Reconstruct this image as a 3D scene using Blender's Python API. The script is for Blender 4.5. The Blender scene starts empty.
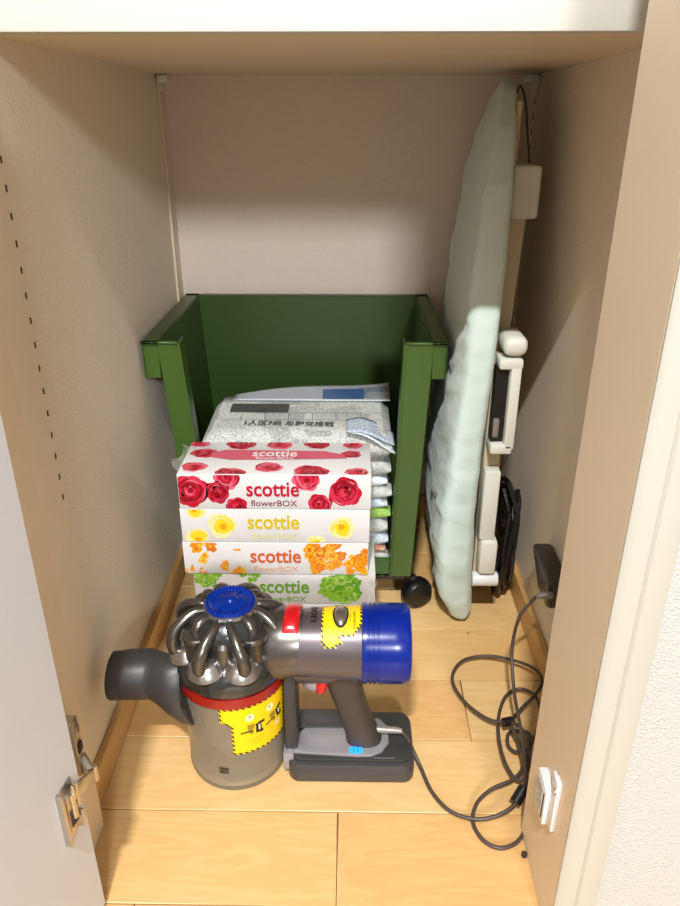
import bpy, bmesh, math, random
from mathutils import Vector, Matrix, noise
random.seed(7)
S = bpy.context.scene
COL = S.collection
PI = math.pi
R = math.radians

# ------------------------------------------------------------------ camera
CAM_H = .67
cam_d = bpy.data.cameras.new('camera'); cam = bpy.data.objects.new('camera', cam_d); COL.objects.link(cam)
cam.location = (0, 0, CAM_H)
cam.rotation_euler = (R(90 - 24.9), 0, R(.87))
cam_d.sensor_fit = 'VERTICAL'; cam_d.sensor_height = 24; cam_d.lens = 718 / 906 * 24
cam_d.clip_start = .01
S.camera = cam
S.view_settings.view_transform = 'Standard'; S.view_settings.look = 'None'
S.view_settings.gamma = 1; S.view_settings.use_curve_mapping = False
S.view_settings.exposure = -.08

def ray(u, v):
    a = (u - 340) / 718; b = -(v - 453) / 718; P = R(24.9); Y = R(.87)
    y = math.cos(P) + b * math.sin(P); z = -math.sin(P) + b * math.cos(P)
    return Vector((a * math.cos(Y) - y * math.sin(Y), a * math.sin(Y) + y * math.cos(Y), z))
def on_z(u, v, z):
    r = ray(u, v); t = (z - CAM_H) / r.z
    return Vector((0, 0, CAM_H)) + r * t

# ------------------------------------------------------------------ materials
def lin(c):
    return tuple(((x / 255) / 12.92 if x / 255 <= .04045 else ((x / 255 + .055) / 1.055) ** 2.4) for x in c) + (1,)
def mat(name, col, rough=.5, metal=0, coat=0, trans=0, bump=0, bscale=300, bdist=.001, var=0, emit=None, estr=1, ior=1.5, sheen=0, alpha=1, spec=.5):
    m = bpy.data.materials.new(name); m.use_nodes = True
    nt = m.node_tree; b = nt.nodes['Principled BSDF']
    b.inputs['Base Color'].default_value = lin(col)
    b.inputs['Roughness'].default_value = rough; b.inputs['Metallic'].default_value = metal
    b.inputs['Coat Weight'].default_value = coat; b.inputs['Transmission Weight'].default_value = trans
    b.inputs['IOR'].default_value = ior; b.inputs['Sheen Weight'].default_value = sheen
    b.inputs['Alpha'].default_value = alpha; b.inputs['Specular IOR Level'].default_value = spec
    if emit:
        b.inputs['Emission Color'].default_value = lin(emit); b.inputs['Emission Strength'].default_value = estr
    tc = nt.nodes.new('ShaderNodeTexCoord')
    if bump:
        n = nt.nodes.new('ShaderNodeTexNoise'); n.inputs['Scale'].default_value = bscale; n.inputs['Detail'].default_value = 4
        nt.links.new(tc.outputs['Object'], n.inputs['Vector'])
        bp = nt.nodes.new('ShaderNodeBump'); bp.inputs['Strength'].default_value = bump; bp.inputs['Distance'].default_value = bdist
        nt.links.new(n.outputs['Fac'], bp.inputs['Height']); nt.links.new(bp.outputs['Normal'], b.inputs['Normal'])
    # every surface gets a slight procedural tone variation
    n2 = nt.nodes.new('ShaderNodeTexNoise'); n2.inputs['Scale'].default_value = 25; n2.inputs['Detail'].default_value = 3
    nt.links.new(tc.outputs['Object'], n2.inputs['Vector'])
    mr = nt.nodes.new('ShaderNodeMapRange'); v = var or .03
    mr.inputs['To Min'].default_value = 1 - v; mr.inputs['To Max'].default_value = 1 + v
    nt.links.new(n2.outputs['Fac'], mr.inputs['Value'])
    mx = nt.nodes.new('ShaderNodeVectorMath'); mx.operation = 'SCALE'; mx.inputs[0].default_value = lin(col)[:3]
    nt.links.new(mr.outputs['Result'], mx.inputs['Scale']); nt.links.new(mx.outputs['Vector'], b.inputs['Base Color'])
    return m

def wallpaper(name, col):
    m = bpy.data.materials.new(name); m.use_nodes = True; nt = m.node_tree; b = nt.nodes['Principled BSDF']
    b.inputs['Roughness'].default_value = .75
    tc = nt.nodes.new('ShaderNodeTexCoord')
    vo = nt.nodes.new('ShaderNodeTexVoronoi'); vo.inputs['Scale'].default_value = 520; vo.feature = 'SMOOTH_F1'
    no = nt.nodes.new('ShaderNodeTexNoise'); no.inputs['Scale'].default_value = 420; no.inputs['Detail'].default_value = 5; no.inputs['Distortion'].default_value = 1.2
    for n in (vo, no): nt.links.new(tc.outputs['Object'], n.inputs['Vector'])
    ad = nt.nodes.new('ShaderNodeMath'); ad.operation = 'ADD'
    nt.links.new(vo.outputs['Distance'], ad.inputs[0]); nt.links.new(no.outputs['Fac'], ad.inputs[1])
    bp = nt.nodes.new('ShaderNodeBump'); bp.inputs['Strength'].default_value = .75; bp.inputs['Distance'].default_value = .0010
    nt.links.new(ad.outputs[0], bp.inputs['Height']); nt.links.new(bp.outputs['Normal'], b.inputs['Normal'])
    cr = nt.nodes.new('ShaderNodeMapRange'); cr.inputs['From Min'].default_value = .3; cr.inputs['From Max'].default_value = 1.2
    cr.inputs['To Min'].default_value = .94; cr.inputs['To Max'].default_value = 1.04
    nt.links.new(ad.outputs[0], cr.inputs['Value'])
    sc = nt.nodes.new('ShaderNodeVectorMath'); sc.operation = 'SCALE'; sc.inputs[0].default_value = lin(col)[:3]
    nt.links.new(cr.outputs['Result'], sc.inputs['Scale']); nt.links.new(sc.outputs['Vector'], b.inputs['Base Color'])
    return m

def wood_floor():
    m = bpy.data.materials.new('maple_floor'); m.use_nodes = True; nt = m.node_tree; b = nt.nodes['Principled BSDF']
    b.inputs['Roughness'].default_value = .38; b.inputs['Coat Weight'].default_value = .15; b.inputs['Coat Roughness'].default_value = .3
    L = nt.links.new; N = nt.nodes.new
    tc = N('ShaderNodeTexCoord'); geo = N('ShaderNodeNewGeometry')
    off = N('ShaderNodeVectorMath'); off.operation = 'SCALE'; off.inputs[0].default_value = (3.1, 7.7, 5.3)
    L(geo.outputs['Random Per Island'], off.inputs['Scale'])
    ad = N('ShaderNodeVectorMath'); ad.operation = 'ADD'; L(tc.outputs['Object'], ad.inputs[0]); L(off.outputs['Vector'], ad.inputs[1])
    mp = N('ShaderNodeMapping'); mp.inputs['Scale'].default_value = (1.3, 9, 1); L(ad.outputs['Vector'], mp.inputs['Vector'])
    n1 = N('ShaderNodeTexNoise'); n1.inputs['Scale'].default_value = 2.6; n1.inputs['Detail'].default_value = 6; n1.inputs['Distortion'].default_value = 1.6
    L(mp.outputs['Vector'], n1.inputs['Vector'])
    wv = N('ShaderNodeMath'); wv.operation = 'MULTIPLY'; wv.inputs[1].default_value = 34; L(n1.outputs['Fac'], wv.inputs[0])
    sn = N('ShaderNodeMath'); sn.operation = 'SINE'; L(wv.outputs[0], sn.inputs[0])
    mp2 = N('ShaderNodeMapping'); mp2.inputs['Scale'].default_value = (14, 170, 1); L(ad.outputs['Vector'], mp2.inputs['Vector'])
    n2 = N('ShaderNodeTexNoise'); n2.inputs['Scale'].default_value = 2; n2.inputs['Detail'].default_value = 5; L(mp2.outputs['Vector'], n2.inputs['Vector'])
    m1 = N('ShaderNodeMath'); m1.operation = 'MULTIPLY_ADD'; m1.inputs[1].default_value = .07; m1.inputs[2].default_value = .3; L(sn.outputs[0], m1.inputs[0])
    m2 = N('ShaderNodeMath'); m2.operation = 'MULTIPLY_ADD'; m2.inputs[1].default_value = .25; L(n2.outputs['Fac'], m2.inputs[0]); L(m1.outputs[0], m2.inputs[2])
    m3 = N('ShaderNodeMath'); m3.operation = 'MULTIPLY_ADD'; m3.inputs[1].default_value = .32; L(geo.outputs['Random Per Island'], m3.inputs[0]); L(m2.outputs[0], m3.inputs[2])
    cr = N('ShaderNodeValToRGB'); e = cr.color_ramp.elements
    e[0].position = .2; e[0].color = lin((230, 198, 146)); e[1].position = .85; e[1].color = lin((206, 158, 98))
    x = e.new(.5); x.color = lin((218, 180, 122))
    L(m3.outputs[0], cr.inputs['Fac'])
    vo = N('ShaderNodeTexVoronoi'); vo.inputs['Scale'].default_value = 9; L(ad.outputs['Vector'], vo.inputs['Vector'])
    th = N('ShaderNodeMapRange'); th.inputs['From Min'].default_value = .02; th.inputs['From Max'].default_value = .035; L(vo.outputs['Distance'], th.inputs['Value'])
    mx = N('ShaderNodeMix'); mx.data_type = 'RGBA'; mx.inputs['A'].default_value = lin((150, 100, 55)); L(th.outputs['Result'], mx.inputs['Factor']); L(cr.outputs['Color'], mx.inputs['B'])
    L(mx.outputs['Result'], b.inputs['Base Color'])
    return m

def wood(name, c1, c2, scale=(60, 3, 60), rough=.45):
    m = bpy.data.materials.new(name); m.use_nodes = True; nt = m.node_tree; b = nt.nodes['Principled BSDF']
    b.inputs['Roughness'].default_value = rough
    tc = nt.nodes.new('ShaderNodeTexCoord'); mp = nt.nodes.new('ShaderNodeMapping'); mp.inputs['Scale'].default_value = scale
    n = nt.nodes.new('ShaderNodeTexNoise'); n.inputs['Scale'].default_value = 4; n.inputs['Detail'].default_value = 5
    cr = nt.nodes.new('ShaderNodeValToRGB'); cr.color_ramp.elements[0].position = .3; cr.color_ramp.elements[1].position = .7
    cr.color_ramp.elements[0].color = lin(c1); cr.color_ramp.elements[1].color = lin(c2)
    nt.links.new(tc.outputs['Object'], mp.inputs['Vector']); nt.links.new(mp.outputs['Vector'], n.inputs['Vector'])
    nt.links.new(n.outputs['Fac'], cr.inputs['Fac']); nt.links.new(cr.outputs['Color'], b.inputs['Base Color'])
    return m

def newsprint(name, paper, ink, xs=1.0):
    # rows of tiny marks: columns of text in procedural form, with blank gutters
    m = bpy.data.materials.new(name); m.use_nodes = True; nt = m.node_tree; b = nt.nodes['Principled BSDF']
    b.inputs['Roughness'].default_value = .8; L = nt.links.new; N = nt.nodes.new
    tc = N('ShaderNodeTexCoord'); mp = N('ShaderNodeMapping'); mp.inputs['Scale'].default_value = (700 * xs, 420, 420); L(tc.outputs['Object'], mp.inputs['Vector'])
    n = N('ShaderNodeTexNoise'); n.inputs['Scale'].default_value = 1; n.inputs['Detail'].default_value = 1; L(mp.outputs['Vector'], n.inputs['Vector'])
    big = N('ShaderNodeTexVoronoi'); big.inputs['Scale'].default_value = 22; big.distance = 'CHEBYCHEV'; L(tc.outputs['Object'], big.inputs['Vector'])
    sep = N('ShaderNodeSeparateColor'); L(big.outputs['Color'], sep.inputs['Color'])
    a = N('ShaderNodeMath'); a.operation = 'MULTIPLY_ADD'; a.inputs[1].default_value = .22; L(sep.outputs['Red'], a.inputs[0]); L(n.outputs['Fac'], a.inputs[2])
    cr = N('ShaderNodeValToRGB'); e = cr.color_ramp.elements; e[0].position = .52; e[0].color = lin(paper); e[1].position = .74; e[1].color = lin(ink)
    L(a.outputs[0], cr.inputs['Fac']); L(cr.outputs['Color'], b.inputs['Base Color'])
    return m

M = {}
M['wall'] = wallpaper('beige_wallpaper', (233, 221, 202))
M['wall_room'] = wallpaper('cream_wallpaper', (188, 187, 184))
M['backboard'] = wallpaper('back_wallpaper', (228, 214, 199))
M['sideboard'] = mat('side_board', (231, 218, 196), .5, bump=.12, bscale=500, var=.02)
M['board'] = mat('beige_melamine', (228, 210, 184), .5, bump=.12, bscale=500, var=.02)
M['cream'] = mat('cream_trim', (184, 181, 170), .5, var=.02)
M['shelfm'] = mat('shelf_board', (222, 206, 180), .55, bump=.1, bscale=600, var=.03)
M['shelfedge'] = mat('shelf_edge', (198, 198, 192), .45, var=.01)
M['doorm'] = mat('door_white_melamine', (206, 208, 214), .45, bump=.08, bscale=400, var=.015)
M['slot'] = mat('slot_dark', (60, 48, 38), .8)
M['floor'] = wood_floor()
M['gap'] = mat('floor_gap', (120, 80, 45), .8)
M['skirt'] = wood('baseboard_wood', (208, 164, 106), (190, 144, 86), (60, 4, 60))
M['nickel'] = mat('nickel', (205, 198, 188), .28, 1, bump=.1, bscale=200)
M['whitepl'] = mat('white_plastic', (222, 222, 222), .35)
M['label'] = newsprint('catch_label', (205, 205, 198), (150, 150, 146), 1)
M['green'] = mat('green_plastic', (54, 80, 27), .33, bump=.08, bscale=900, bdist=.0005)
M['greendk'] = mat('green_lip', (50, 84, 36), .35)
M['blackrub'] = mat('black_rubber', (14, 14, 16), .38)
M['black'] = mat('black_plastic', (24, 24, 25), .4)
M['cable'] = mat('cable_grey', (72, 60, 54), .42)
M['adapter'] = mat('adapter_plastic', (54, 46, 43), .36, bump=.05, bscale=800)
M['ltgrey'] = mat('cable_grip', (140, 132, 126), .35, .3)
M['cloth'] = mat('mint_cotton', (200, 220, 214), .85, bump=.35, bscale=55, bdist=.004, var=.05, sheen=.2)
M['creampl'] = mat('cream_plastic', (216, 216, 206), .4)
M['legpaint'] = mat('beige_leg_paint', (200, 184, 158), .45)
M['underside'] = mat('board_underside', (196, 176, 146), .6)
M['motor'] = mat('motor_grey', (98, 90, 94), .34, .6, coat=.2)
M['cyc'] = mat('cyclone_gunmetal', (104, 100, 96), .27, .85)
M['silver'] = mat('cyclone_silver', (168, 164, 160), .26, .9)
M['cycdk'] = mat('cyclone_dark', (40, 42, 42), .22, .2, coat=.5)
M['vdark'] = mat('vacuum_dark_grey', (48, 47, 47), .42)
M['vmid'] = mat('battery_grey', (64, 62, 64), .36, .15)
M['vfoot'] = mat('battery_deck_grey', (150, 148, 154), .35, .35)
M['handle'] = mat('handle_grey', (66, 58, 54), .45, .2)
M['blue'] = mat('blue_plastic', (0, 30, 124), .22, 0, coat=.1, spec=.3)
M['bluetop'] = mat('blue_cap', (0, 38, 126), .25, 0, coat=.1, spec=.3)
M['red'] = mat('red_plastic', (196, 14, 28), .25, .2, coat=.5)
M['redring'] = mat('red_ring', (150, 24, 20), .3, .2, coat=.3)
M['yellow'] = mat('sticker_yellow', (240, 200, 0), .45)
M['ink'] = mat('sticker_black', (22, 20, 14), .5)
M['stwhite'] = mat('sticker_pale', (245, 240, 190), .5)
M['sttan'] = mat('sticker_olive', (150, 125, 20), .5)
M['bin'] = mat('smoked_bin', (200, 188, 166), .17, 0, trans=.74, ior=1.25)
M['bincore'] = mat('bin_core', (176, 168, 156), .5, 0)
M['led'] = mat('blue_led', (20, 120, 255), .3, emit=(30, 130, 255), estr=2)
M['paper'] = mat('box_card', (210, 209, 208), .3, coat=.5, bump=.12, bscale=30, bdist=.002)
def pm(n, c): M[n] = mat(n, tuple(k * .9 for k in c), .32, coat=.4)
for n, c in dict(rose_dark=(150, 6, 30), rose=(200, 16, 48), rose_mid=(222, 52, 82), rose_pale=(236, 110, 132), text_red=(200, 24, 56), text_wine=(140, 40, 66),
                 band=(214, 84, 112), text_yellow=(226, 200, 20), text_yellow_pale=(238, 226, 150), daisy=(252, 222, 40), daisy_pale=(252, 240, 170), daisy_core=(240, 170, 10),
                 orange=(246, 158, 20), orange_dark=(226, 116, 20), orange_pale=(250, 196, 60), text_orange=(220, 100, 50), text_orange_pale=(232, 170, 140),
                 lime=(150, 206, 60), lime_dark=(104, 176, 40), lime_pale=(190, 226, 120), text_green=(120, 180, 50), text_white=(250, 244, 244)).items(): pm(n, c)
M['news1'] = newsprint('newsprint_grey', (190, 193, 186), (132, 136, 134))
M['news2'] = newsprint('newsprint_cool', (196, 206, 212), (110, 132, 160))
M['news3'] = newsprint('newsprint_green', (150, 188, 92), (90, 130, 50))
M['news4'] = newsprint('newsprint_orange', (214, 176, 150), (160, 84, 50))
M['flyer'] = mat('flyer_paper', (206, 216, 226), .25, coat=.4)
M['flyerblue'] = mat('flyer_blue', (70, 120, 186), .25, coat=.4)
M['newsdark'] = mat('newspaper_photo', (62, 62, 60), .6, var=.35)
M['newsink'] = mat('headline_ink', (28, 28, 28), .7)
M['newsred'] = mat('headline_orange', (216, 110, 70), .7)

def film():
    m = bpy.data.materials.new('clear_film'); m.use_nodes = True; nt = m.node_tree; b = nt.nodes['Principled BSDF']
    b.inputs['Base Color'].default_value = (.9, .9, .9, 1); b.inputs['Roughness'].default_value = .1; b.inputs['Alpha'].default_value = .22
    n = nt.nodes.new('ShaderNodeTexNoise'); n.inputs['Scale'].default_value = 60
    bp = nt.nodes.new('ShaderNodeBump'); bp.inputs['Strength'].default_value = .8; bp.inputs['Distance'].default_value = .003
    tc = nt.nodes.new('ShaderNodeTexCoord'); nt.links.new(tc.outputs['Object'], n.inputs['Vector'])
    nt.links.new(n.outputs['Fac'], bp.inputs['Height']); nt.links.new(bp.outputs['Normal'], b.inputs['Normal'])
    return m
M['film'] = film()

# ------------------------------------------------------------------ mesh helpers
class MB:
    def __init__(s): s.v = []; s.f = []; s.m = []; s.mats = []; s.sm = []
    def mi(s, m):
        if m not in s.mats: s.mats.append(m)
        return s.mats.index(m)
    def add(s, vs, fs, m, smooth=False, mx=None):
        o = len(s.v); k = s.mi(m)
        for p in vs: s.v.append(tuple(mx @ Vector(p)) if mx is not None else tuple(p))
        for f in fs: s.f.append([i + o for i in f]); s.m.append(k); s.sm.append(smooth)
        return s
    def box(s, a, b, m, bev=0, seg=2, mx=None, taper=None):
        bm = bmesh.new(); bmesh.ops.create_cube(bm, size=1)
        for v in bm.verts:
            x, y, z = v.co
            c = [(a[i] + b[i]) / 2 + (v.co[i]) * (b[i] - a[i]) for i in range(3)]
            if taper and z > 0:
                cx, cy = (a[0] + b[0]) / 2, (a[1] + b[1]) / 2
                c[0] = cx + (c[0] - cx) * taper; c[1] = cy + (c[1] - cy) * taper
            v.co = c
        if bev: bmesh.ops.bevel(bm, geom=list(bm.edges), offset=bev, segments=seg, profile=.5, affect='EDGES')
        bm.verts.index_update()
        s.add([v.co.copy() for v in bm.verts], [[v.index for v in f.verts] for f in bm.faces], m, bool(bev), mx); bm.free(); return s
    def hexa(s, pts, m, bev=0, seg=2):      # 8 corners: bottom ring of 4, top ring of 4
        bm = bmesh.new(); vs = [bm.verts.new(p) for p in pts]
        for f in ((3, 2, 1, 0), (4, 5, 6, 7), (0, 1, 5, 4), (1, 2, 6, 5), (2, 3, 7, 6), (3, 0, 4, 7)): bm.faces.new([vs[i] for i in f])
        bmesh.ops.recalc_face_normals(bm, faces=bm.faces)
        if bev: bmesh.ops.bevel(bm, geom=list(bm.edges), offset=bev, segments=seg, profile=.5, affect='EDGES')
        bm.verts.index_update()
        s.add([v.co.copy() for v in bm.verts], [[v.index for v in f.verts] for f in bm.faces], m, bool(bev)); bm.free(); return s
    def lathe(s, prof, m, n=48, mx=None, caps=True):   # prof [(r,z)] about local z
        vs = []; fs = []
        for r, z in prof:
            for i in range(n): vs.append((r * math.cos(2 * PI * i / n), r * math.sin(2 * PI * i / n), z))
        for j in range(len(prof) - 1):
            for i in range(n):
                k = (i + 1) % n; fs.append([j * n + i, j * n + k, (j + 1) * n + k, (j + 1) * n + i])
        if caps:
            if prof[0][0] > 1e-5: fs.append(list(range(n))[::-1])
            if prof[-1][0] > 1e-5: fs.append([(len(prof) - 1) * n + i for i in range(n)])
        s.add(vs, fs, m, True, mx); return s
    def tube(s, pts, r, m, n=10, mx=None, caps=True):
        pts = [Vector(p) for p in pts]; rs = r if isinstance(r, (list, tuple)) else [r] * len(pts)
        vs = []; fs = []; up = None
        for i, p in enumerate(pts):
            t = (pts[min(i + 1, len(pts) - 1)] - pts[max(i - 1, 0)]).normalized()
            if up is None: up = t.orthogonal().normalized()
            up = (up - t * up.dot(t)); up = up.normalized() if up.length > 1e-6 else t.orthogonal().normalized()
            w = t.cross(up)
            for k in range(n):
                a = 2 * PI * k / n; vs.append(p + (up * math.cos(a) + w * math.sin(a)) * rs[i])
        for i in range(len(pts) - 1):
            for k in range(n):
                q = (k + 1) % n; fs.append([i * n + k, i * n + q, (i + 1) * n + q, (i + 1) * n + k])
        if caps: fs.append(list(range(n))[::-1]); fs.append([(len(pts) - 1) * n + k for k in range(n)])
        s.add(vs, fs, m, True, mx); return s
    def prism(s, poly, z0, z1, m, mx=None, bev=0):
        bm = bmesh.new(); a = [bm.verts.new((x, y, z0)) for x, y in poly]; b = [bm.verts.new((x, y, z1)) for x, y in poly]; n = len(poly)
        bm.faces.new(a[::-1]); bm.faces.new(b)
        for i in range(n): bm.faces.new([a[i], a[(i + 1) % n], b[(i + 1) % n], b[i]])
        bmesh.ops.recalc_face_normals(bm, faces=bm.faces)
        if bev: bmesh.ops.bevel(bm, geom=list(bm.edges), offset=bev, segments=2, profile=.5, affect='EDGES')
        bm.verts.index_update()
        s.add([v.co.copy() for v in bm.verts], [[v.index for v in f.verts] for f in bm.faces], m, bool(bev), mx); bm.free(); return s
    def grid(s, fn, nu, nv, m, smooth=True):     # fn(u,v)->point, m: material or fn(u,v)->material/None
        vs = [fn(i / nu, j / nv) for j in range(nv + 1) for i in range(nu + 1)]
        w = nu + 1; groups = {}
        for j in range(nv):
            for i in range(nu):
                k = m((i + .5) / nu, (j + .5) / nv) if callable(m) else m
                if k is None: continue
                groups.setdefault(k, []).append([j * w + i, j * w + i + 1, (j + 1) * w + i + 1, (j + 1) * w + i])
        base = len(s.v); s.v += [tuple(p) for p in vs]
        for k, fs in groups.items():
            q = s.mi(k)
            for f in fs: s.f.append([i + base for i in f]); s.m.append(q); s.sm.append(smooth)
        return s
    def build(s, name, parent=None, loc=None, weld=False):
        me = bpy.data.meshes.new(name); me.from_pydata(s.v, [], s.f)
        for m in s.mats: me.materials.append(M[m] if isinstance(m, str) else m)
        me.polygons.foreach_set('material_index', s.m); me.polygons.foreach_set('use_smooth', s.sm); me.update()
        me.validate()
        try: me.set_sharp_from_angle(angle=R(38))
        except Exception: pass
        o = bpy.data.objects.new(name, me); COL.objects.link(o)
        if parent: 
            o.parent = parent; o.matrix_parent_inverse = Matrix.Translation(-parent.location)
            if parent.rotation_euler.z: o.matrix_parent_inverse = (Matrix.Translation(parent.location) @ parent.rotation_euler.to_matrix().to_4x4()).inverted()
        return o
def empty(name, loc):
    o = bpy.data.objects.new(name, None); o.location = loc; COL.objects.link(o); o.empty_display_size = .02; return o
def tag(o, label, cat, group=None, kind=None):
    o['label'] = label; o['category'] = cat
    if group: o['group'] = group
    if kind: o['kind'] = kind
    return o
def struct(o, kind='structure'): o['kind'] = kind; return o

_tc = {}
def text_geo(body, bold=0.0):
    k = (body, bold)
    if k in _tc: return _tc[k]
    cu = bpy.data.curves.new('t', 'FONT'); cu.body = body; cu.align_x = 'CENTER'; cu.align_y = 'CENTER'; cu.offset = bold; cu.resolution_u = 3
    o = bpy.data.objects.new('t', cu); COL.objects.link(o)
    me = o.to_mesh(); vs = [tuple(v.co) for v in me.vertices]; fs = [list(p.vertices) for p in me.polygons]; o.to_mesh_clear()
    bpy.data.objects.remove(o); bpy.data.curves.remove(cu)
    xs = [v[0] for v in vs]; ys = [v[1] for v in vs]
    cx, cy = (min(xs) + max(xs)) / 2, (min(ys) + max(ys)) / 2
    w, h = max(xs) - min(xs), max(ys) - min(ys)
    vs = [((v[0] - cx) / w, (v[1] - cy) / h) for v in vs]      # unit box
    _tc[k] = (vs, fs); return _tc[k]
def put_text(mb, body, w, h, m, fn, bold=0.0):
    vs, fs = text_geo(body, bold)
    mb.add([fn(x * w, y * h) for x, y in vs], fs, m)

def catmull(pts, n=8):
    pts = [Vector(p) for p in pts]; out = []
    P = [2 * pts[0] - pts[1]] + pts + [2 * pts[-1] - pts[-2]]
    for i in range(1, len(P) - 2):
        for k in range(n):
            t = k / n; a, b, c, d = P[i - 1], P[i], P[i + 1], P[i + 2]
            out.append(.5 * ((2 * b) + (c - a) * t + (2 * a - 5 * b + 4 * c - d) * t * t + (3 * b - a - 3 * c + d) * t ** 3))
    out.append(pts[-1]); return out

# ================================================================== SETTING
XL, XR, YB, ZS = -.2745, .2615, 1.176, .728
# floor: one mesh of planks over a dark sub-base
f = MB(); f.box((-.6, -.7, -.02), (1.3, 1.3, -.0028), 'gap')
rows = [-.07, .0307, .1314, .2321, .332, .432, .5336, .6335, .735, .837, .938, 1.04, 1.141, 1.19]
joints = {4: [-.2], 5: [-.0103], 6: [.62], 7: [.147], 8: [-.45, .42], 9: [.30], 10: [-.1], 3: [.2], 2: [-.15]}
for i in range(len(rows) - 1):
    xs = [-.6] + joints.get(i, [.05]) + [1.3]
    for a, b in zip(xs[:-1], xs[1:]):
        f.box((a + .0004, rows[i] + .0005, -.0027), (b - .0004, rows[i + 1] - .0005, 0), 'floor', .0007, 1)
struct(f.build('floor'))

w = MB(); w.box((XL - .05, .515, 0), (XL, YB + .05, 1.1), 'wall'); struct(w.build('wall_left'))
w = MB(); w.box((XR, .50, 0), (XR + .05, YB + .05, 1.1), 'wall'); struct(w.build('wall_right'))
w = MB(); w.box((XL, YB, 0), (XR, YB + .05, 1.1), 'backboard'); struct(w.build('wall_back'))
w = MB(); w.box((.2165, .41, 0), (1.3, .46, 1.4), 'wall_room'); struct(w.build('wall_front'))
w = MB(); w.box((-.9, .45, 0), (XL - .0, .50, 1.4), 'wall_room'); struct(w.build('wall_front_left'))

# shelf that closes the compartment
c = MB(); c.box((XL, .612, ZS), (XR, YB, ZS + .03), 'shelfm'); c.box((XL, .598, ZS - .0005), (XR, .612, ZS + .085), 'shelfedge', .0015, 2)
c.box((XL, .612, ZS + .03), (XR, .66, ZS + .08), 'shelfm')
struct(c.build('ceiling'))

# side board with peg holes (left), jambs, casing
t = MB(); t.box((XL - .02, .515, .043), (XL + .001, .607, ZS - .001), 'sideboard', .0005, 1)
for k in range(19):
    z = .341 + k * .0213
    if z < .70: t.box((XL + .0005, .5985, z), (XL + .0013, .6012, z + .0055), 'slot')
struct(t.build('trim_1'))
t = MB(); t.box((XL - .03, .425, 0), (-.255, .515, 1.1), 'board', .0008, 1); struct(t.build('trim_2'))
t = MB(); t.box((.18, .405, 0), (.2165, .515, 1.2), 'board', .0008, 1); struct(t.build('trim_3'))
t = MB()
prof = [(.1802, .408), (.1802, .4035), (.1825, .4015), (.187, .4010), (.196, .4010), (.1975, .4025), (.199, .4010), (.211, .4008), (.2155, .4030), (.2175, .410)]
t.prism(prof, 0, 1.2, 'cream'); struct(t.build('trim_4'))
t = MB(); t.box((.2165, .46, 0), (XR + .05, .515, 1.1), 'board'); struct(t.build('trim_5'))
# back corner shelf standards
for i, (x0, x1) in enumerate([(XL, XL + .0035), (XR - .0035, XR)]):
    t = MB(); t.box((x0, 1.128, 0), (x1, 1.139, ZS - .001), 'board', .0006, 1)
    xs = x1 - .0002 if i == 0 else x0 - .0004
    for k in range(34 if i else 0): t.box((xs, 1.1315, .05 + k * .02), (xs + .0006, 1.1355, .058 + k * .02), 'slot')
    struct(t.build('trim_%d' % (6 + i)))
# baseboards
b = MB(); b.box((XL, .52, 0), (XL + .009, YB, .042), 'skirt', .0015, 2); struct(b.build('baseboard_left'))
b = MB(); b.box((XR - .009, .52, 0), (XR, YB, .042), 'skirt', .0015, 2); struct(b.build('baseboard_right'))
b = MB(); b.box((XL + .009, YB - .009, 0), (XR - .009, YB, .042), 'skirt', .0015, 2); struct(b.build('baseboard_back'))

# open door at left with its concealed hinge
door = MB(); hx, hy = -.2262, .430
ux = Vector((-.16, -.987, 0)).normalized(); nx = Vector((-.987, .16, 0)).normalized()   # along the leaf, through thickness
def dp(s, n, z): return Vector((hx, hy, z)) + ux * s + nx * n
door.hexa([dp(0, 0, .004), dp(.42, 0, .004), dp(.42, .019, .004), dp(0, .019, .004), dp(0, 0, .715), dp(.42, 0, .715), dp(.42, .019, .715), dp(0, .019, .715)], 'doorm', .0008, 1)
door = struct(door.build('door_1'))
hg = MB()
# cup plate on the leaf, cup with linkage, arm reaching back to the jamb plate
def dbox(mb, s0, s1, n0, n1, za, zb, m, bev=.0008):
    mb.hexa([dp(s0, n0, za), dp(s1, n0, za), dp(s1, n1, za), dp(s0, n1, za), dp(s0, n0, zb), dp(s1, n0, zb), dp(s1, n1, zb), dp(s0, n1, zb)], m, bev, 2)
dbox(hg, .013, .034, -.0014, .0004, .127, .184, 'nickel', .0005)
dbox(hg, .0305, .034, -.0058, .0004, .127, .184, 'nickel')
dbox(hg, .016, .0285, -.0050, .0, .137, .176, 'nickel', .002)
dbox(hg, .0135, .0165, -.0085, .0, .130, .150, 'nickel')
dbox(hg, .018, .027, -.0056, -.004, .142, .160, 'slot', .0003)
hg.tube([dp(.022, -.006, .150), dp(.022, -.006, .176)], .003, 'nickel'); hg.tube([dp(.016, -.007, .158), dp(.016, -.007, .182)], .0022, 'nickel')
hinge = hg.build('hinge', door); hinge['label'] = 'nickel hinge cup plate screwed to the door leaf'
ar = MB()
def slab(mb, a, b, wz, th, m, bev=.001):
    a, b = Vector(a), Vector(b); d = (b - a).normalized(); n = d.cross(Vector((0, 0, 1))).normalized(); zz = Vector((0, 0, 1))
    mb.hexa([a - zz * wz - n * th, b - zz * wz - n * th, b - zz * wz + n * th, a - zz * wz + n * th, a + zz * wz - n * th, b + zz * wz - n * th, b + zz * wz + n * th, a + zz * wz + n * th], m, bev, 2)
slab(ar, dp(.023, -.0085, .178), (-.2345, .472, .121), .0080, .0016, 'nickel', .0012)
slab(ar, (-.2355, .470, .124), (-.246, .480, .132), .0085, .004, 'nickel', .0015)
ar.box((-.2552, .470, .122), (-.2440, .482, .186), 'nickel', .001, 2)
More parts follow.
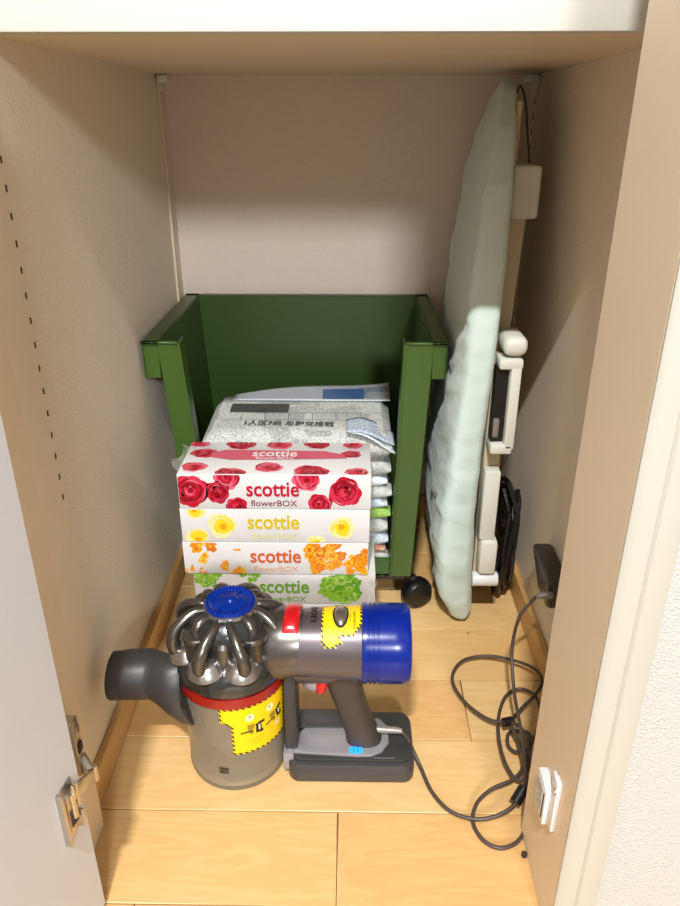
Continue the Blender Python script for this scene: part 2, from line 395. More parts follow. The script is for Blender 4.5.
ar.box((-.2442, .472, .148), (-.2425, .480, .158), 'slot', .0003); ar.box((-.2442, .472, .166), (-.2425, .480, .178), 'nickel', .0006)
ar.tube([(-.2335, .474, .114), (-.2335, .474, .132)], .0030, 'nickel')
ar.build('hinge_arm', door)

# magnetic catch on the right jamb
mc = empty('magnetic_catch', (.18, .455, .075))
tag(mc, 'small white plastic magnetic door catch screwed to the right door jamb', 'door catch')
DZ = .009
q = MB(); q.box((.1755, .4300, .099 + DZ), (.18, .4414, .156 + DZ), 'whitepl', .001, 2)
q.box((.1770, .4390, .138 + DZ), (.18, .4490, .153 + DZ), 'whitepl', .0008, 1); q.build('mounting_plate', mc)
q = MB(); q.box((.1715, .4412, .094 + DZ), (.18, .4690, .134 + DZ), 'whitepl', .001, 2); q.build('body', mc)
q = MB(); q.box((.1712, .4495, .099 + DZ), (.1716, .4670, .128 + DZ), 'label'); q.build('label_strip', mc)
q = MB(); q.box((.1710, .4445, .099 + DZ), (.1718, .4465, .128 + DZ), 'slot'); q.build('magnet_slot', mc)
q = MB(); q.lathe([(.0032, 0), (.0032, .0012), (.0008, .0016)], 'nickel', 16, Matrix.Translation((.1755, .433, .146 + DZ)) @ Matrix.Rotation(-PI / 2, 4, 'Y')); q.build('screw', mc)
# rubber bumper / screw at the jamb foot
q = MB(); q.lathe([(.0028, 0), (.0028, .004), (.0018, .0055), (0, .006)], 'slot', 16, Matrix.Translation((.1772, .486, 0)))
tag(q.build('screw'), 'tiny dark screw head on the floor at the foot of the right jamb', 'screw')
# shelf clip in the back left corner
q = MB(); q.box((XL + .0036, 1.118, ZS - .011), (XL + .017, 1.142, ZS - .0015), 'whitepl', .001, 2); q.box((XL + .0036, 1.126, ZS - .022), (XL + .0062, 1.138, ZS - .009), 'whitepl', .0005, 1)
tag(q.build('shelf_clip'), 'small white shelf clip under the shelf in the back left corner', 'shelf clip')
q = MB(); q.box((XR - .021, 1.118, ZS - .011), (XR - .0036, 1.142, ZS - .0015), 'whitepl', .001, 2); q.box((XR - .0062, 1.126, ZS - .022), (XR - .0036, 1.138, ZS - .009), 'whitepl', .0005, 1)
tag(q.build('shelf_clip'), 'small shelf clip under the shelf above the ironing board', 'shelf clip')

# ================================================================== GREEN CART
cart = empty('storage_cart', (-.075, 1.02, 0))
tag(cart, 'green plastic open-front storage cart on black casters holding newspapers', 'storage cart')
YF, YK = .890, 1.150
th = .003
# section edges at top (z .408) and bottom (z .056): outer x, front & back
TL, TR, BL_, BR_ = -.2485, .1065, -.2250, .0915
ZB, ZT = .056, .413
g = MB()
def xl(z): return BL_ + (TL - BL_) * (z - ZB) / (ZT - ZB)
def xr(z): return BR_ + (TR - BR_) * (z - ZB) / (ZT - ZB)
def yk(z): return 1.136 + .02 * (z - ZB) / (ZT - ZB)
def wallhex(xo, xi, ya, yb):   # vertical wall between functions
    g.hexa([(xo(ZB), ya(ZB), ZB), (xi(ZB), ya(ZB), ZB), (xi(ZB), yb(ZB), ZB), (xo(ZB), yb(ZB), ZB),
            (xo(ZT), ya(ZT), ZT), (xi(ZT), ya(ZT), ZT), (xi(ZT), yb(ZT), ZT), (xo(ZT), yb(ZT), ZT)], 'green', .0008, 1)
yf = lambda z: YF
wallhex(xl, lambda z: xl(z) + th, yf, yk); wallhex(lambda z: xr(z) - th, xr, yf, yk)
wallhex(xl, xr, lambda z: yk(z) - th, yk)
g.box((BL_ + .001, YF, ZB), (BR_ - .001, 1.127, ZB + .004), 'green')
body = g.build('bin_body', cart)
# front posts: faces turned inwards with a fine inner rib
for side in (0, 1):
    p = MB()
    def px_(z, k): return (xl(z) + k) if side == 0 else (xr(z) - k)
    wt, wb = (.0300, .0300) if side == 0 else (.0385, .0325)
    p.hexa([(px_(ZB, 0), YF - .001, ZB), (px_(ZB, wb), YF - .001, ZB), (px_(ZB, wb), YF + .003, ZB), (px_(ZB, 0), YF + .003, ZB),
            (px_(ZT, 0), YF - .001, ZT), (px_(ZT, wt), YF - .001, ZT), (px_(ZT, wt), YF + .003, ZT), (px_(ZT, 0), YF + .003, ZT)], 'green', .0008, 1)
    p.hexa([(px_(ZB, wb - .0035), YF - .004, ZB), (px_(ZB, wb), YF - .004, ZB), (px_(ZB, wb), YF + .022, ZB), (px_(ZB, wb - .003), YF + .022, ZB),
            (px_(ZT, wt - .0035), YF - .004, ZT), (px_(ZT, wt), YF - .004, ZT), (px_(ZT, wt), YF + .022, ZT), (px_(ZT, wt - .003), YF + .022, ZT)], 'green', .0008, 1)
    p.build('front_post', cart)
# rolled rim: top flange outward with a down-turned skirt on three sides
rm = MB()
FW = .0205
rm.box((TL - FW, YF - .004, ZT - .003), (TL + .031, YF + .004, ZT), 'green', .0008, 1)
rm.box((TR - .039, YF - .004, ZT - .003), (TR + FW - .003, YF + .004, ZT), 'green', .0008, 1)
rm.box((TL - FW, YF - .004, ZT - .003), (TL + .003, 1.168, ZT), 'green', .0008, 1)
rm.box((TR - .003, YF - .004, ZT - .003), (TR + FW - .003, 1.168, ZT), 'green', .0008, 1)
rm.box((TL - FW, 1.153, ZT - .003), (TR + FW - .003, 1.168, ZT), 'green', .0008, 1)
rm.box((TL - FW, YF + .001, ZT - .05), (TL - FW + .0028, 1.168, ZT - .002), 'green', .0006, 1)
rm.box((TR + FW - .0058, YF + .001, ZT - .05), (TR + FW - .003, 1.168, ZT - .002), 'green', .0006, 1)
rm.box((TL - FW, 1.1655, ZT - .05), (TR + FW - .003, 1.168, ZT - .002), 'green', .0006, 1)
rm.build('rim', cart)
for side in (0, 1):
    p = MB(); a, b = (TL - FW + .001, TL + .001) if side == 0 else (TR - .001, TR + FW - .004)
    p.hexa([(a, YF + .001, ZT - .05), (b, YF + .001, ZT - .05), (b, YF + .003, ZT - .05), (a, YF + .003, ZT - .05), (a, YF + .001, ZT - .002), (b, YF + .001, ZT - .002), (b, YF + .003, ZT - .002), (a, YF + .003, ZT - .002)], 'green', .0005, 1)
    p.build('rim_gusset', cart)
p = MB(); p.box((BL_ + .02, YF + .0, ZB), (BR_ - .03, YF + .003, ZB + .03), 'greendk', .0008, 1)
p.box((BL_ + .02, YF - .002, ZB + .027), (BR_ - .03, YF + .004, ZB + .031), 'greendk', .0008, 1)
for k in range(9): p.box((-.2 + k * .031, YF - .0015, ZB + .001), (-.1985 + k * .031, YF + .001, ZB + .028), 'greendk')
p.build('front_lip', cart)
p = MB(); p.box((BL_ + .006, YF + .006, ZB - .011), (BR_ - .006, 1.12, ZB + .0005), 'blackrub', .002, 1); p.build('base_frame', cart)
for (cx, cy, rot) in ((.1015, .8965, .5), (-.206, .899, -.4), (.07, 1.10, .2), (-.20, 1.10, -.2)):
    e = empty('caster', (cx, cy, 0)); e.parent = cart; e.matrix_parent_inverse = Matrix.Translation(-cart.location)
    mx = Matrix.Translation((cx, cy, .0235)) @ Matrix.Rotation(rot, 4, 'Z') @ Matrix.Rotation(PI / 2, 4, 'X')
    k = MB()
    for s_ in (-1, 1): k.lathe([(.0, s_ * .0135), (.014, s_ * .0135), (.0205, s_ * .0115), (.0235, s_ * .007), (.0235, s_ * .0028), (.019, s_ * .002), (0, s_ * .002)], 'blackrub', 36, mx)
    o = k.build('wheel'); o.parent = e; o.matrix_parent_inverse = Matrix.Translation(-Vector((cx, cy, 0)))
    k = MB(); 
    pts = [(.0245 * math.cos(a), .0245 * math.sin(a)) for a in [R(x) for x in range(-15, 196, 15)]]
    k.prism(pts, -.0018, .0018, 'blackrub', mx); k.tube([(cx - .006, cy + .002, .046), (cx - .008, cy + .003, .051)], .006, 'black')
    o = k.build('fork'); o.parent = e; o.matrix_parent_inverse = Matrix.Translation(-Vector((cx, cy, 0)))

# ================================================================== NEWSPAPERS IN THE CART
def folded(name, x0, x1, y0, y1, z0, z1, m, label, sag=0, extra=None):
    """folded sheets: rounded folds at front and right, several leaf lines"""
    mb = MB(); nu, n = 22, 10; h = (z1 - z0) / 2
    ring = []
    for k in range(n + 1):
        a = -PI / 2 - PI * k / n; ring.append((y0 + h + h * math.cos(a), (z0 + z1) / 2 + h * math.sin(a)))
    ring.append((y1, z1 - .0008)); 
    for k in range(1, 6): 
        zz = z1 - .0008 - (z1 - z0 - .0016) * k / 6; ring.append((y1 - (.002 if k % 2 else 0), zz))
    ring.append((y1, z0 + .0008))
    R_ = len(ring); seed = random.random() * 50; vs = []
    for i in range(nu + 1):
        u = i / nu; x = x0 + (x1 - x0) * u
        e = min(u, 1 - u) * (x1 - x0)
        sq = math.sqrt(max(0, 1 - (1 - min(1, e / max(h, 1e-4))) ** 2)) if e < h else 1
        sq = .35 + .65 * sq
        for (y, z) in ring:
            zc = (z0 + z1) / 2
            dz = .0012 * noise.noise(Vector((x * 14 + seed, y * 14, 0)))
            vs.append((x, y + .001 * noise.noise(Vector((x * 20, seed, z * 60))), zc + (z - zc) * sq + dz + sag * max(0, (y - y0) / (y1 - y0))))
    fs = []
    for i in range(nu):
        for k in range(R_):
            q = (k + 1) % R_; fs.append([i * R_ + k, i * R_ + q, (i + 1) * R_ + q, (i + 1) * R_ + k])
    fs.append(list(range(R_))[::-1]); fs.append([nu * R_ + k for k in range(R_)])
    mb.add(vs, fs, m, True)
    if extra: extra(mb)
    o = mb.build(name); return tag(o, label, 'magazine' if name != 'newspaper' else 'newspaper', 'papers stacked in the cart')
zz = ZB + .0045
layers = [('newspaper', .026, 'news1', 'grey folded newspaper at the very bottom of the cart stack'),
          ('magazine', .012, 'news4', 'orange-brown printed magazine low in the cart stack'),
          ('newspaper', .020, 'news2', 'bluish folded newspaper just above the orange-brown magazine'),
          ('newspaper', .024, 'news1', 'thick grey folded newspaper just below the green magazine'),
          ('magazine', .018, 'news3', 'green-covered magazine in the middle of the cart stack'),
          ('magazine', .015, 'news2', 'bluish magazine resting directly on the green magazine'),
          ('newspaper', .020, 'news1', 'grey folded newspaper third from the top of the cart stack'),
          ('magazine', .016, 'flyer', 'glossy pale magazine under the two top newspapers'),
          ('newspaper', .026, 'news1', 'grey folded newspaper directly under the headline newspaper')]
for i, (n, h, m, lb) in enumerate(layers):
    sx = random.uniform(-.003, .003)
    folded(n, -.196 + sx, .0600 + sx - (.004 if i % 2 else 0) , .902 + random.uniform(0, .004), 1.10, zz, zz + h - .0004, m, lb); zz += h
ZN = zz    # ~ .238
def top_extra(mb):
    sl = .010 / .115
    def fn(ox, oy, sc=1, rot=0):
        c, s = math.cos(rot), math.sin(rot)
        def q(x, y):
            X = ox + x * c - y * s; Y = oy + x * s + y * c
            return (X, Y, ZN + .0445 + TSAG * (Y - .895) / .135 + .0018)
        return q
    put_text(mb, '1人区7県 与野党接戦', .125, .0165, 'newsink', fn(-.085, .928, rot=R(-2)), .012)
    q = fn(0, 0)
    def rect(x0, x1, y0, y1, m, z=0):
        mb.add([Vector(q(x0, y0)) + Vector((0, 0, z)), Vector(q(x1, y0)) + Vector((0, 0, z)), Vector(q(x1, y1)) + Vector((0, 0, z)), Vector(q(x0, y1)) + Vector((0, 0, z))], [[0, 1, 2, 3]], m)
    rect(-.175, -.090, .968, .998, 'newsdark')
    rect(-.002, .014, .912, .922, 'newsred')
    for k in range(7):
        rect(-.19 + k * .034, -.1895 + k * .034, .942, .962, 'newsink')
    rect(-.19, .045, .9405, .9412, 'newsink'); rect(-.15, .045, .9655, .9662, 'newsink')
TSAG = .004
folded('newspaper', -.204, .058, .893, 1.030, ZN, ZN + .0445, 'news1', 'topmost newspaper with a large black headline in the cart', TSAG, top_extra)
# flyer behind, tilted up
fl = MB()
def flf(u, v):
    x = -.175 + .235 * u; y = 1.012 + (.015 + .040 * u) * v
    return (x, y - .02 * u * (1 - v) * 0, ZN + .0500 + .010 * v * (.3 + u) + .004 * math.sin(u * 5) * v)
fl.grid(flf, 30, 12, lambda u, v: 'flyerblue' if (.56 < u < .82 and .12 < v < .75) else ('news2' if u > .8 and .2 < v < .8 else 'flyer'))
o = fl.build('flyer'); so = o.modifiers.new('s', 'SOLIDIFY'); so.thickness = .0012; so.offset = -1
tag(o, 'glossy flyer with a blue picture lying behind the headline newspaper', 'flyer')
# curled glossy supplements slumping over the right edge
for k, (dz, m, lb) in enumerate([(0, 'news2', 'upper curled glossy page drooping at the right of the paper stack'), (-.013, 'flyer', 'lower curled white page drooping at the right of the paper stack')]):
    cu = MB()
    def cf(u, v, dz=dz, k=k):
        x = -.005 + .066 * u + .0015 * k; drop = -.030 * max(0, u - .25) ** 1.6
        return (x, .8925 - .0035 * k * 0 + .045 * v - .0075 * math.sin(PI * u) * (1 - v), ZN + .0480 + TSAG * .2 + dz * u + drop + .0035 * math.sin(PI * min(1, u * 1.3)) + .001)
    cu.grid(cf, 16, 6, m); o = cu.build('loose_page'); so = o.modifiers.new('s', 'SOLIDIFY'); so.thickness = .0016
    tag(o, lb, 'paper', 'loose pages on the stack')

# ================================================================== TISSUE BOXES
BW, BD, BH = .241, .097, .049
def blob(mb, cx, cy, r, cols, fn, seed, lim, petals=6, wob=.18, base=0.00012, squash=1):
    rnd = random.Random(seed); n = 30
    for li, (fr, c) in enumerate(cols):
        ph = rnd.random() * 6; ox = (rnd.random() - .5) * r * .22 * (li > 0); oy = (rnd.random() - .5) * r * .22 * (li > 0)
        pts = []
        for k in range(n):
            a = 2 * PI * k / n
            rr = r * fr * (1 - wob * .5 + wob * .5 * abs(math.sin((petals - li % 3) * a / 2 + ph)) * 2 * .5 + wob * .25 * math.sin(3 * a + ph * 2))
            x = min(max(cx + ox + rr * math.cos(a), lim[0]), lim[1]); y = min(max(cy + oy + rr * squash * math.sin(a), lim[2]), lim[3])
            pts.append((x, y))
        mb.add([fn(x, y, base + li * .00007) for x, y in pts] + [fn(sum(p[0] for p in pts) / n, sum(p[1] for p in pts) / n, base + li * .00007)],
               [[k, (k + 1) % n, n] for k in range(n)], c)
def rose(mb, cx, cy, r, fn, seed, lim, squash=1, pale=False):
    a = ['rose_pale', 'rose_mid', 'rose_pale', 'rose', 'rose_mid', 'rose', 'rose_dark'] if pale else ['rose', 'rose_mid', 'rose_dark', 'rose', 'rose_dark', 'rose_mid', 'rose_dark']
    blob(mb, cx, cy, r, list(zip([1, .86, .74, .6, .45, .3, .16], a)), fn, seed, lim, 7, .24, squash=squash)
    rnd = random.Random(seed + 9)   # petal edge arcs
    for k in range(16):
        rr = r * rnd.uniform(.2, .9); a0 = rnd.random() * 6.28; ln = rnd.uniform(.6, 1.6); w_ = r * .06
        ring = []
        for j in range(7):
            t = a0 + ln * j / 6; ww = w_ * math.sin(PI * j / 6)
            for q in (rr - ww, rr + ww):
                ring.append((min(max(cx + q * math.cos(t), lim[0]), lim[1]), min(max(cy + squash * q * math.sin(t), lim[2]), lim[3])))
        mb.add([fn(x, y, .0007) for x, y in ring], [[2 * j, 2 * j + 2, 2 * j + 3, 2 * j + 1] for j in range(6)], rnd.choice(['rose_pale', 'rose_dark', 'rose_mid']))
def daisy(mb, cx, cy, r, fn, seed, lim, squash=1):
    blob(mb, cx, cy, r, [(1, 'daisy_pale'), (.72, 'daisy'), (.62, 'daisy_pale'), (.58, 'daisy'), (.26, 'daisy_core')], fn, seed, lim, 12, .3, squash=squash)
def cluster(mb, cx, cy, r, fn, seed, lim, cols, nfl=22, squash=1):
    rnd = random.Random(seed)
    for k in range(nfl):
        a = rnd.random() * 6.28; d = r * math.sqrt(rnd.random()) * .85; s = r * rnd.uniform(.2, .34)
        x, y = cx + d * math.cos(a), cy + squash * d * math.sin(a)
        if not (lim[0] < x < lim[1] and lim[2] < y < lim[3]): continue
        blob(mb, x, y, s, [(1, rnd.choice(cols)), (.55, rnd.choice(cols)), (.25, cols[1])], fn, seed * 7 + k, lim, 5, .55, .00012 + k * .00002, squash=squash)
def tissue(cx, cy, z0, kind, label, name='tissue_box'):
    mb = MB(); x0, x1, y0, y1 = cx - BW / 2, cx + BW / 2, cy, cy + BD
    mb.box((x0, y0, z0 + .0002), (x1, y1, z0 + BH - .0002), 'paper', .0016, 2)
    F = lambda x, z, o=0.0001: (cx + x, y0 - o, z0 + BH / 2 + z)
    T = lambda x, y, o=0.0001: (cx + x, y0 + BD / 2 + y, z0 + BH - .0002 + o)
    lf = (-BW / 2 + .001, BW / 2 - .001, -BH / 2 + .001, BH / 2 - .001); lt = (-BW / 2 + .001, BW / 2 - .001, -BD / 2 + .001, BD / 2 - .001)
    def tx(body, w, h, m, ox, oy, fn=F, bold=.0, lift=.0008):
        put_text(mb, body, w, h, m, lambda x, y: fn(ox + x, oy + y, lift), bold)
    if kind == 'red':
        for k, (x, z, r) in enumerate([(-.104, .001, .023), (-.0715, -.0005, .0165), (-.048, -.021, .014), (.088, .0005, .021), (.056, -.017, .0155)]): rose(mb, x, z, r, F, 10 + k, lf)
        for k, (x, z, r) in enumerate([(-.058, .02, .017), (.04, .019, .018)]): rose(mb, x, z, r, F, 40 + k, lf, pale=True)
        tx('scottie', .066, .0205, 'text_red', -.002, .004, bold=.02); tx('flowerBOX', .058, .0085, 'text_wine', -.001, -.0155, bold=.005)
        for k, (x, y, r) in enumerate([(-.108, .043, .014), (-.052, .042, .021), (.0, .040, .018), (.05, .043, .018), (.098, .040, .014), (-.097, .013, .018), (-.102, -.028, .017), (-.055, -.046, .020), (-.008, -.028, .018), (.045, -.040, .023), (.102, -.04, .015), (.095, .012, .014)]):
            rose(mb, x, y, r, T, 60 + k, lt, .8, pale=(k % 2 == 0))
        pts = [(-.088, .012), (-.07, .022), (.06, .020), (.085, .010), (.09, -.002), (.05, -.004), (0, -.007), (-.06, -.008), (-.085, -.0005)]
        mb.add([T(x, y, .0008) for x, y in pts], [list(range(len(pts)))], 'band')
        tx('scottie', .058, .018, 'text_white', -.004, .011, T, .015, .001); tx('flowerBOX', .050, .008, 'text_white', -.003, -.0025, T, 0, .001)
    elif kind == 'yellow':
        for k, (x, z, r) in enumerate([(-.1, .022, .013), (-.068, .0, .019), (-.1, -.019, .016), (.085, -.002, .017), (.052, -.024, .012)]): daisy(mb, x, z, r, F, 90 + k, lf)
        tx('scottie', .066, .0205, 'text_yellow', -.002, .006, bold=.02); tx('flowerBOX', .058, .0085, 'text_yellow_pale', -.001, -.0145, bold=.005)
    elif kind == 'orange':
        oc = ['orange', 'orange_dark', 'orange_pale', 'orange']
        for k, (x, z, r, n) in enumerate([(-.094, .015, .022, 16), (-.115, -.016, .009, 6), (-.055, -.016, .0165, 14), (.062, .006, .027, 30), (.108, -.003, .024, 24), (.05, -.018, .009, 5), (-.095, -.019, .008, 4), (-.052, .012, .007, 4)]): cluster(mb, x, z, r, F, 120 + k, lf, oc, n)
        tx('scottie', .066, .0205, 'text_orange', .0, .004, bold=.02); tx('flowerBOX', .058, .0085, 'text_orange_pale', .0, -.0155, bold=.005)
    else:
        gc = ['lime', 'lime_dark', 'lime_pale', 'lime']
        for k, (x, z, r, n) in enumerate([(-.103, .020, .020, 26), (-.045, .024, .015, 16), (.075, .004, .028, 60), (-.08, -.022, .014, 12)]): cluster(mb, x, z, r, F, 160 + k, lf, gc, n, .9)
        tx('scottie', .066, .0205, 'text_green', -.0005, .004, bold=.02); tx('flowerBOX', .058, .0085, 'text_green', -.001, -.0155, bold=.005)
    return tag(mb.build(name), label, 'tissue box', 'tissue boxes in one stack')
BY = .788
zst = .0295
tissue(-0.0855, BY + .002, zst, 'green', 'white tissue box with green blooms, hidden behind the vacuum at the stack bottom')
tissue(-0.0855, BY + .002, zst + BH, 'green', 'white tissue box with green blooms just below the orange-flower box')
tissue(-0.0955, BY + .0, zst + 2 * BH, 'orange', 'white tissue box with orange flowers and orange lettering, under the yellow one')
tissue(-0.0945, BY + .0, zst + 3 * BH, 'yellow', 'white tissue box with yellow daisies and yellow lettering, under the red one')
tissue(-0.0935, BY + .0, zst + 4 * BH, 'red', 'topmost tissue box, white with red roses and red lettering')
# a low carton under the stack keeps it level
q = MB(); q.box((-.200, BY + .006, .0002), (.028, BY + .1, .0293), 'paper', .0015, 2); tag(q.build('carton'), 'low white carton on the floor under the tissue boxes, behind the vacuum', 'carton')
# torn clear wrap hanging from the right of the stack
q = MB()
def wf(u, v):
    z = .118 - .062 * v; x = .026 + .011 * u
    return (x + .0035 * math.sin(v * 7 + u * 3), BY - .0012 - .004 * u + .004 * math.sin(v * 9) * u, z + .004 * math.sin(u * 9))
q.grid(wf, 8, 14, 'film')
tag(q.build('plastic_wrap'), 'torn clear plastic wrap hanging at the right edge of the tissue boxes', 'plastic wrap')
q = MB()
def wf2(u, v): 
    return (-.2125 - .004 * math.sin(v * 8) * u - .006 * u, BY + .004 + .075 * v, zst + 5 * BH + .0002 + .008 * u * (1 + math.sin(v * 11) * .4))
q.grid(wf2, 5, 20, 'film'); tag(q.build('plastic_wrap'), 'crumpled ridge of clear wrap at the top left edge of the red box', 'plastic wrap')

# ================================================================== IRONING BOARD
ib = empty('ironing_board', (.17, .98, 0))
tag(ib, 'small ironing board with mint cotton cover standing upright by the right wall', 'ironing board')
def lerp(tab, z):
    for (z0, a), (z1, b) in zip(tab[:-1], tab[1:]):
        if z <= z1:
            t = (z - z0) / (z1 - z0); t = t * t * (3 - 2 * t) if False else t
            return a + (b - a) * t
    return tab[-1][1]
near = [(0, .862), (.012, .848), (.05, .836), (.12, .826), (.25, .822), (.42, .832), (.52, .850), (.60, .880), (.66, .925), (.70, .975), (.718, 1.03)]
far = [(0, 1.09), (.02, 1.11), (.06, 1.13), (.12, 1.14), (.55, 1.145), (.64, 1.135), (.69, 1.115), (.718, 1.07)]
xln = [(0, .1600), (.012, .1450), (.05, .128), (.12, .1165), (.2, .1165), (.3, .124), (.4, .133), (.5, .139), (.6, .150), (.66, .165), (.70, .180), (.718, .190)]
xrt = [(0, .176), (.02, .180), (.08, .176), (.2, .172), (.3, .174), (.45, .1835), (.55, .189), (.64, .195), (.70, .202), (.718, .205)]
NZ, NR = 150, 56
vs = []; fs = []
for i in range(NZ + 1):
    z = .718 * i / NZ; yn, yf2, xa, xb = lerp(near, z), lerp(far, z), lerp(xln, z), lerp(xrt, z)
    cx_, cy_, hx_, hy_ = (xa + xb) / 2, (yn + yf2) / 2, (xb - xa) / 2, (yf2 - yn) / 2
    # face leans: far side sits a little to the right
    for k in range(NR):
        a = 2 * PI * k / NR; ca, sa = math.cos(a), math.sin(a)
        ex = .45
        X = math.copysign(abs(ca) ** ex, ca) * hx_; Y = math.copysign(abs(sa) ** .38, sa)
        e = hy_ - hx_ * .9
        Yp = Y * hy_
        wr = .0034 * noise.noise(Vector((z * 9, Yp * 26, ca * 2))) + .0036 * noise.noise(Vector((z * 42 + Yp * 22, Yp * 14, 3))) + .0030 * abs(noise.noise(Vector((z * 75 + Yp * 40 + ca * 3, Yp * 10, 9)))) * (1 if ca < .6 else .3)
        low = max(0, 1 - z / .22)
        wr += low * .010 * noise.noise(Vector((z * 20, Yp * 45 + ca, 7)))
        far_shift = .012 * (Yp + hy_) / (2 * hy_) * (1 if ca < 0 else .3)
        vs.append((cx_ + X + wr * (-1 if ca < 0 else .4) + far_shift, cy_ + Yp + wr * (.5 if sa < 0 else 0), z + .0006))
for i in range(NZ):
    for k in range(NR):
        q2 = (k + 1) % NR; fs.append([i * NR + k, i * NR + q2, (i + 1) * NR + q2, (i + 1) * NR + k])
fs.append(list(range(NR))[::-1]); fs.append([NZ * NR + k for k in range(NR)])
cv = MB(); cv.add(vs, fs, 'cloth', True); cv.build('padded_cover', ib)
pn = MB(); pn.hexa([(.176, .86, .06), (.181, .86, .06), (.181, 1.11, .06), (.176, 1.11, .06), (.197, .95, .69), (.202, .95, .69), (.202, 1.09, .69), (.197, 1.09, .69)], 'underside'); pn.build('underside_panel', ib)
lg = MB(); lg.hexa([(.181, .905, .40), (.204, .905, .40), (.204, .93, .40), (.181, .93, .40), (.196, .940, .60), (.220, .940, .60), (.220, .965, .60), (.196, .965, .60)], 'legpaint', .002); lg.build('leg', ib)
lg = MB(); lg.hexa([(.178, .87, .06), (.198, .87, .06), (.198, .90, .06), (.178, .90, .06), (.180, .87, .40), (.204, .87, .40), (.204, .90, .40), (.180, .90, .40)], 'legpaint', .002); lg.build('leg', ib)
bl = MB(); bl.box((.1950, .93, .558), (.2305, 1.02, .620), 'creampl', .005, 3); o = bl.build('hinge_block', ib)
cp = MB(); cp.box((.186, .842, .408), (.2155, .90, .432), 'creampl', .0095, 4); cp.build('foot_cap', ib)
bk = MB(); bk.box((.182, .842, .392), (.2115, .875, .405), 'creampl', .003, 2); bk.box((.197, .842, .284), (.2105, .875, .396), 'creampl', .003, 2); bk.box((.180, .842, .278), (.2085, .875, .292), 'creampl', .003, 2)
bk.box((.181, .852, .292), (.197, .87, .392), 'black'); bk.box((.182, .846, .30), (.190, .855, .325), 'ltgrey', .002); bk.build('bracket', ib)
bk = MB(); bk.box((.178, .848, .145), (.1995, .868, .250), 'creampl', .003, 2); bk.build('lower_panel', ib)
bk = MB(); bk.box((.180, .842, .092), (.2045, .87, .145), 'creampl', .005, 2); bk.build('lower_block', ib)
ft = MB(); ft.lathe([(.0, 0), (.0095, 0), (.0105, .0015), (.0105, .0345), (.0095, .036), (0, .036)], 'whitepl', 28, Matrix.Translation((.174, .853, .079)) @ Matrix.Rotation(PI / 2, 4, 'Y')); ft.build('foot_roller', ib)
lp = MB(); lp.tube(catmull([(.2045, 1.00, .700), (.208, 1.0, .708), (.214, .99, .69), (.222, .985, .64), (.226, .98, .615)], 6), .0014, 'cable'); lp.build('hanging_cord', ib)

# bundle of black flex behind the board
q = MB()
rnd = random.Random(3)
for k in range(6):
    pts = []
    for j in range(9):
        t = j / 8; a = t * 2 * PI + k
        pts.append((.232 + .010 * math.sin(a * 1.5 + k), .93 + .035 * math.sin(a) + .006 * k * math.cos(k), .014 + .085 * (1 - math.cos(a)) + .010 * math.sin(k * 2.1) + .004))
    q.tube(catmull(pts, 8), .0036, 'blackrub', 8)
q.box((.224, .915, .125), (.238, .94, .172), 'blackrub', .004, 2)
tag(q.build('power_cord'), 'bundled black power cord between the ironing board and right wall', 'cord')

# ================================================================== CHARGER (adapter, cable, connector)
ch = empty('battery_charger', (.235, .76, .14))
tag(ch, 'dark grey wall charger with its long tangled cable on the floor', 'charger')
q = MB()
# body bulging from the wall, tapering downwards
q.hexa([(.2440, .728, .120), (XR - .0002, .728, .120), (XR - .0002, .775, .120), (.2440, .775, .120),
        (.2350, .708, .176), (XR - .0002, .708, .176), (XR - .0002, .796, .176), (.2350, .796, .176)], 'adapter', .006, 4)
q.build('adapter_body', ch)
q = MB(); q.tube([(.2430, .712, .154), (.2330, .712, .1535), (.2255, .7135, .151)], [.0052, .0046, .0032], 'ltgrey'); q.build('strain_relief', ch)
def P(u, v, z): return tuple(on_z(u, v, z))
# adapter lead falls, runs through the tangle, and returns to the machine
path = [(.2265, .7135, .1515), P(532, 601, .142), P(519, 618, .120), P(512, 650, .080), P(514, 690, .05), P(519, 720, .04), P(524, 752, .03), P(527, 785, .024), P(529, 805, .016),
        P(527, 825, .006), P(517, 842, .004), P(500, 848, .004), P(483, 840, .004), P(473, 822, .005), P(477, 803, .007), P(492, 789, .010), P(512, 780, .014), P(523, 768, .016),
        P(530, 748, .014), P(529, 734, .010), P(520, 731, .007), P(509, 733, .006), P(508, 745, .006), P(516, 752, .008), P(528, 748, .018),
        P(538, 728, .024), P(540, 708, .022), P(533, 694, .014), P(519, 689, .010), P(506, 696, .009), P(499, 715, .009), P(499, 740, .010), P(506, 765, .012), P(518, 780, .014),
        P(528, 768, .022), P(528, 744, .026), P(521, 728, .024), P(508, 722, .020), P(490, 720, .014), P(469, 706, .012), P(455, 688, .010), P(453, 673, .010), P(464, 660, .010), P(487, 656, .012), P(512, 660, .016), P(533, 668, .020),
        P(542, 680, .022), P(536, 694, .022), P(521, 709, .020), P(511, 724, .018), P(519, 742, .020), P(525, 770, .024), P(524, 790, .020),
        P(513, 806, .014), P(496, 816, .009), P(474, 819, .006), P(450, 811, .005), P(432, 792, .006), P(421, 768, .010), P(412, 748, .022), P(406, 736, .036), P(399, 730, .043)]
path = [(min(p[0], .2475), p[1], p[2]) for p in path]
q = MB(); q.tube(catmull(path, 8), .0021, 'cable', 10); q.build('cable', ch)
q = MB(); q.tube([P(372, 729, .043), P(395, 730, .043), P(402, 731, .0425)], [.0040, .0040, .0030], 'ltgrey', 16); q.build('connector', ch)
q = MB(); c0 = Vector(P(508, 724, .018)); q.tube([c0 + Vector((-.006, 0, .002)), c0 + Vector((.006, .003, .002))], .0055, 'blackrub', 12); q.build('cable_tie', ch)
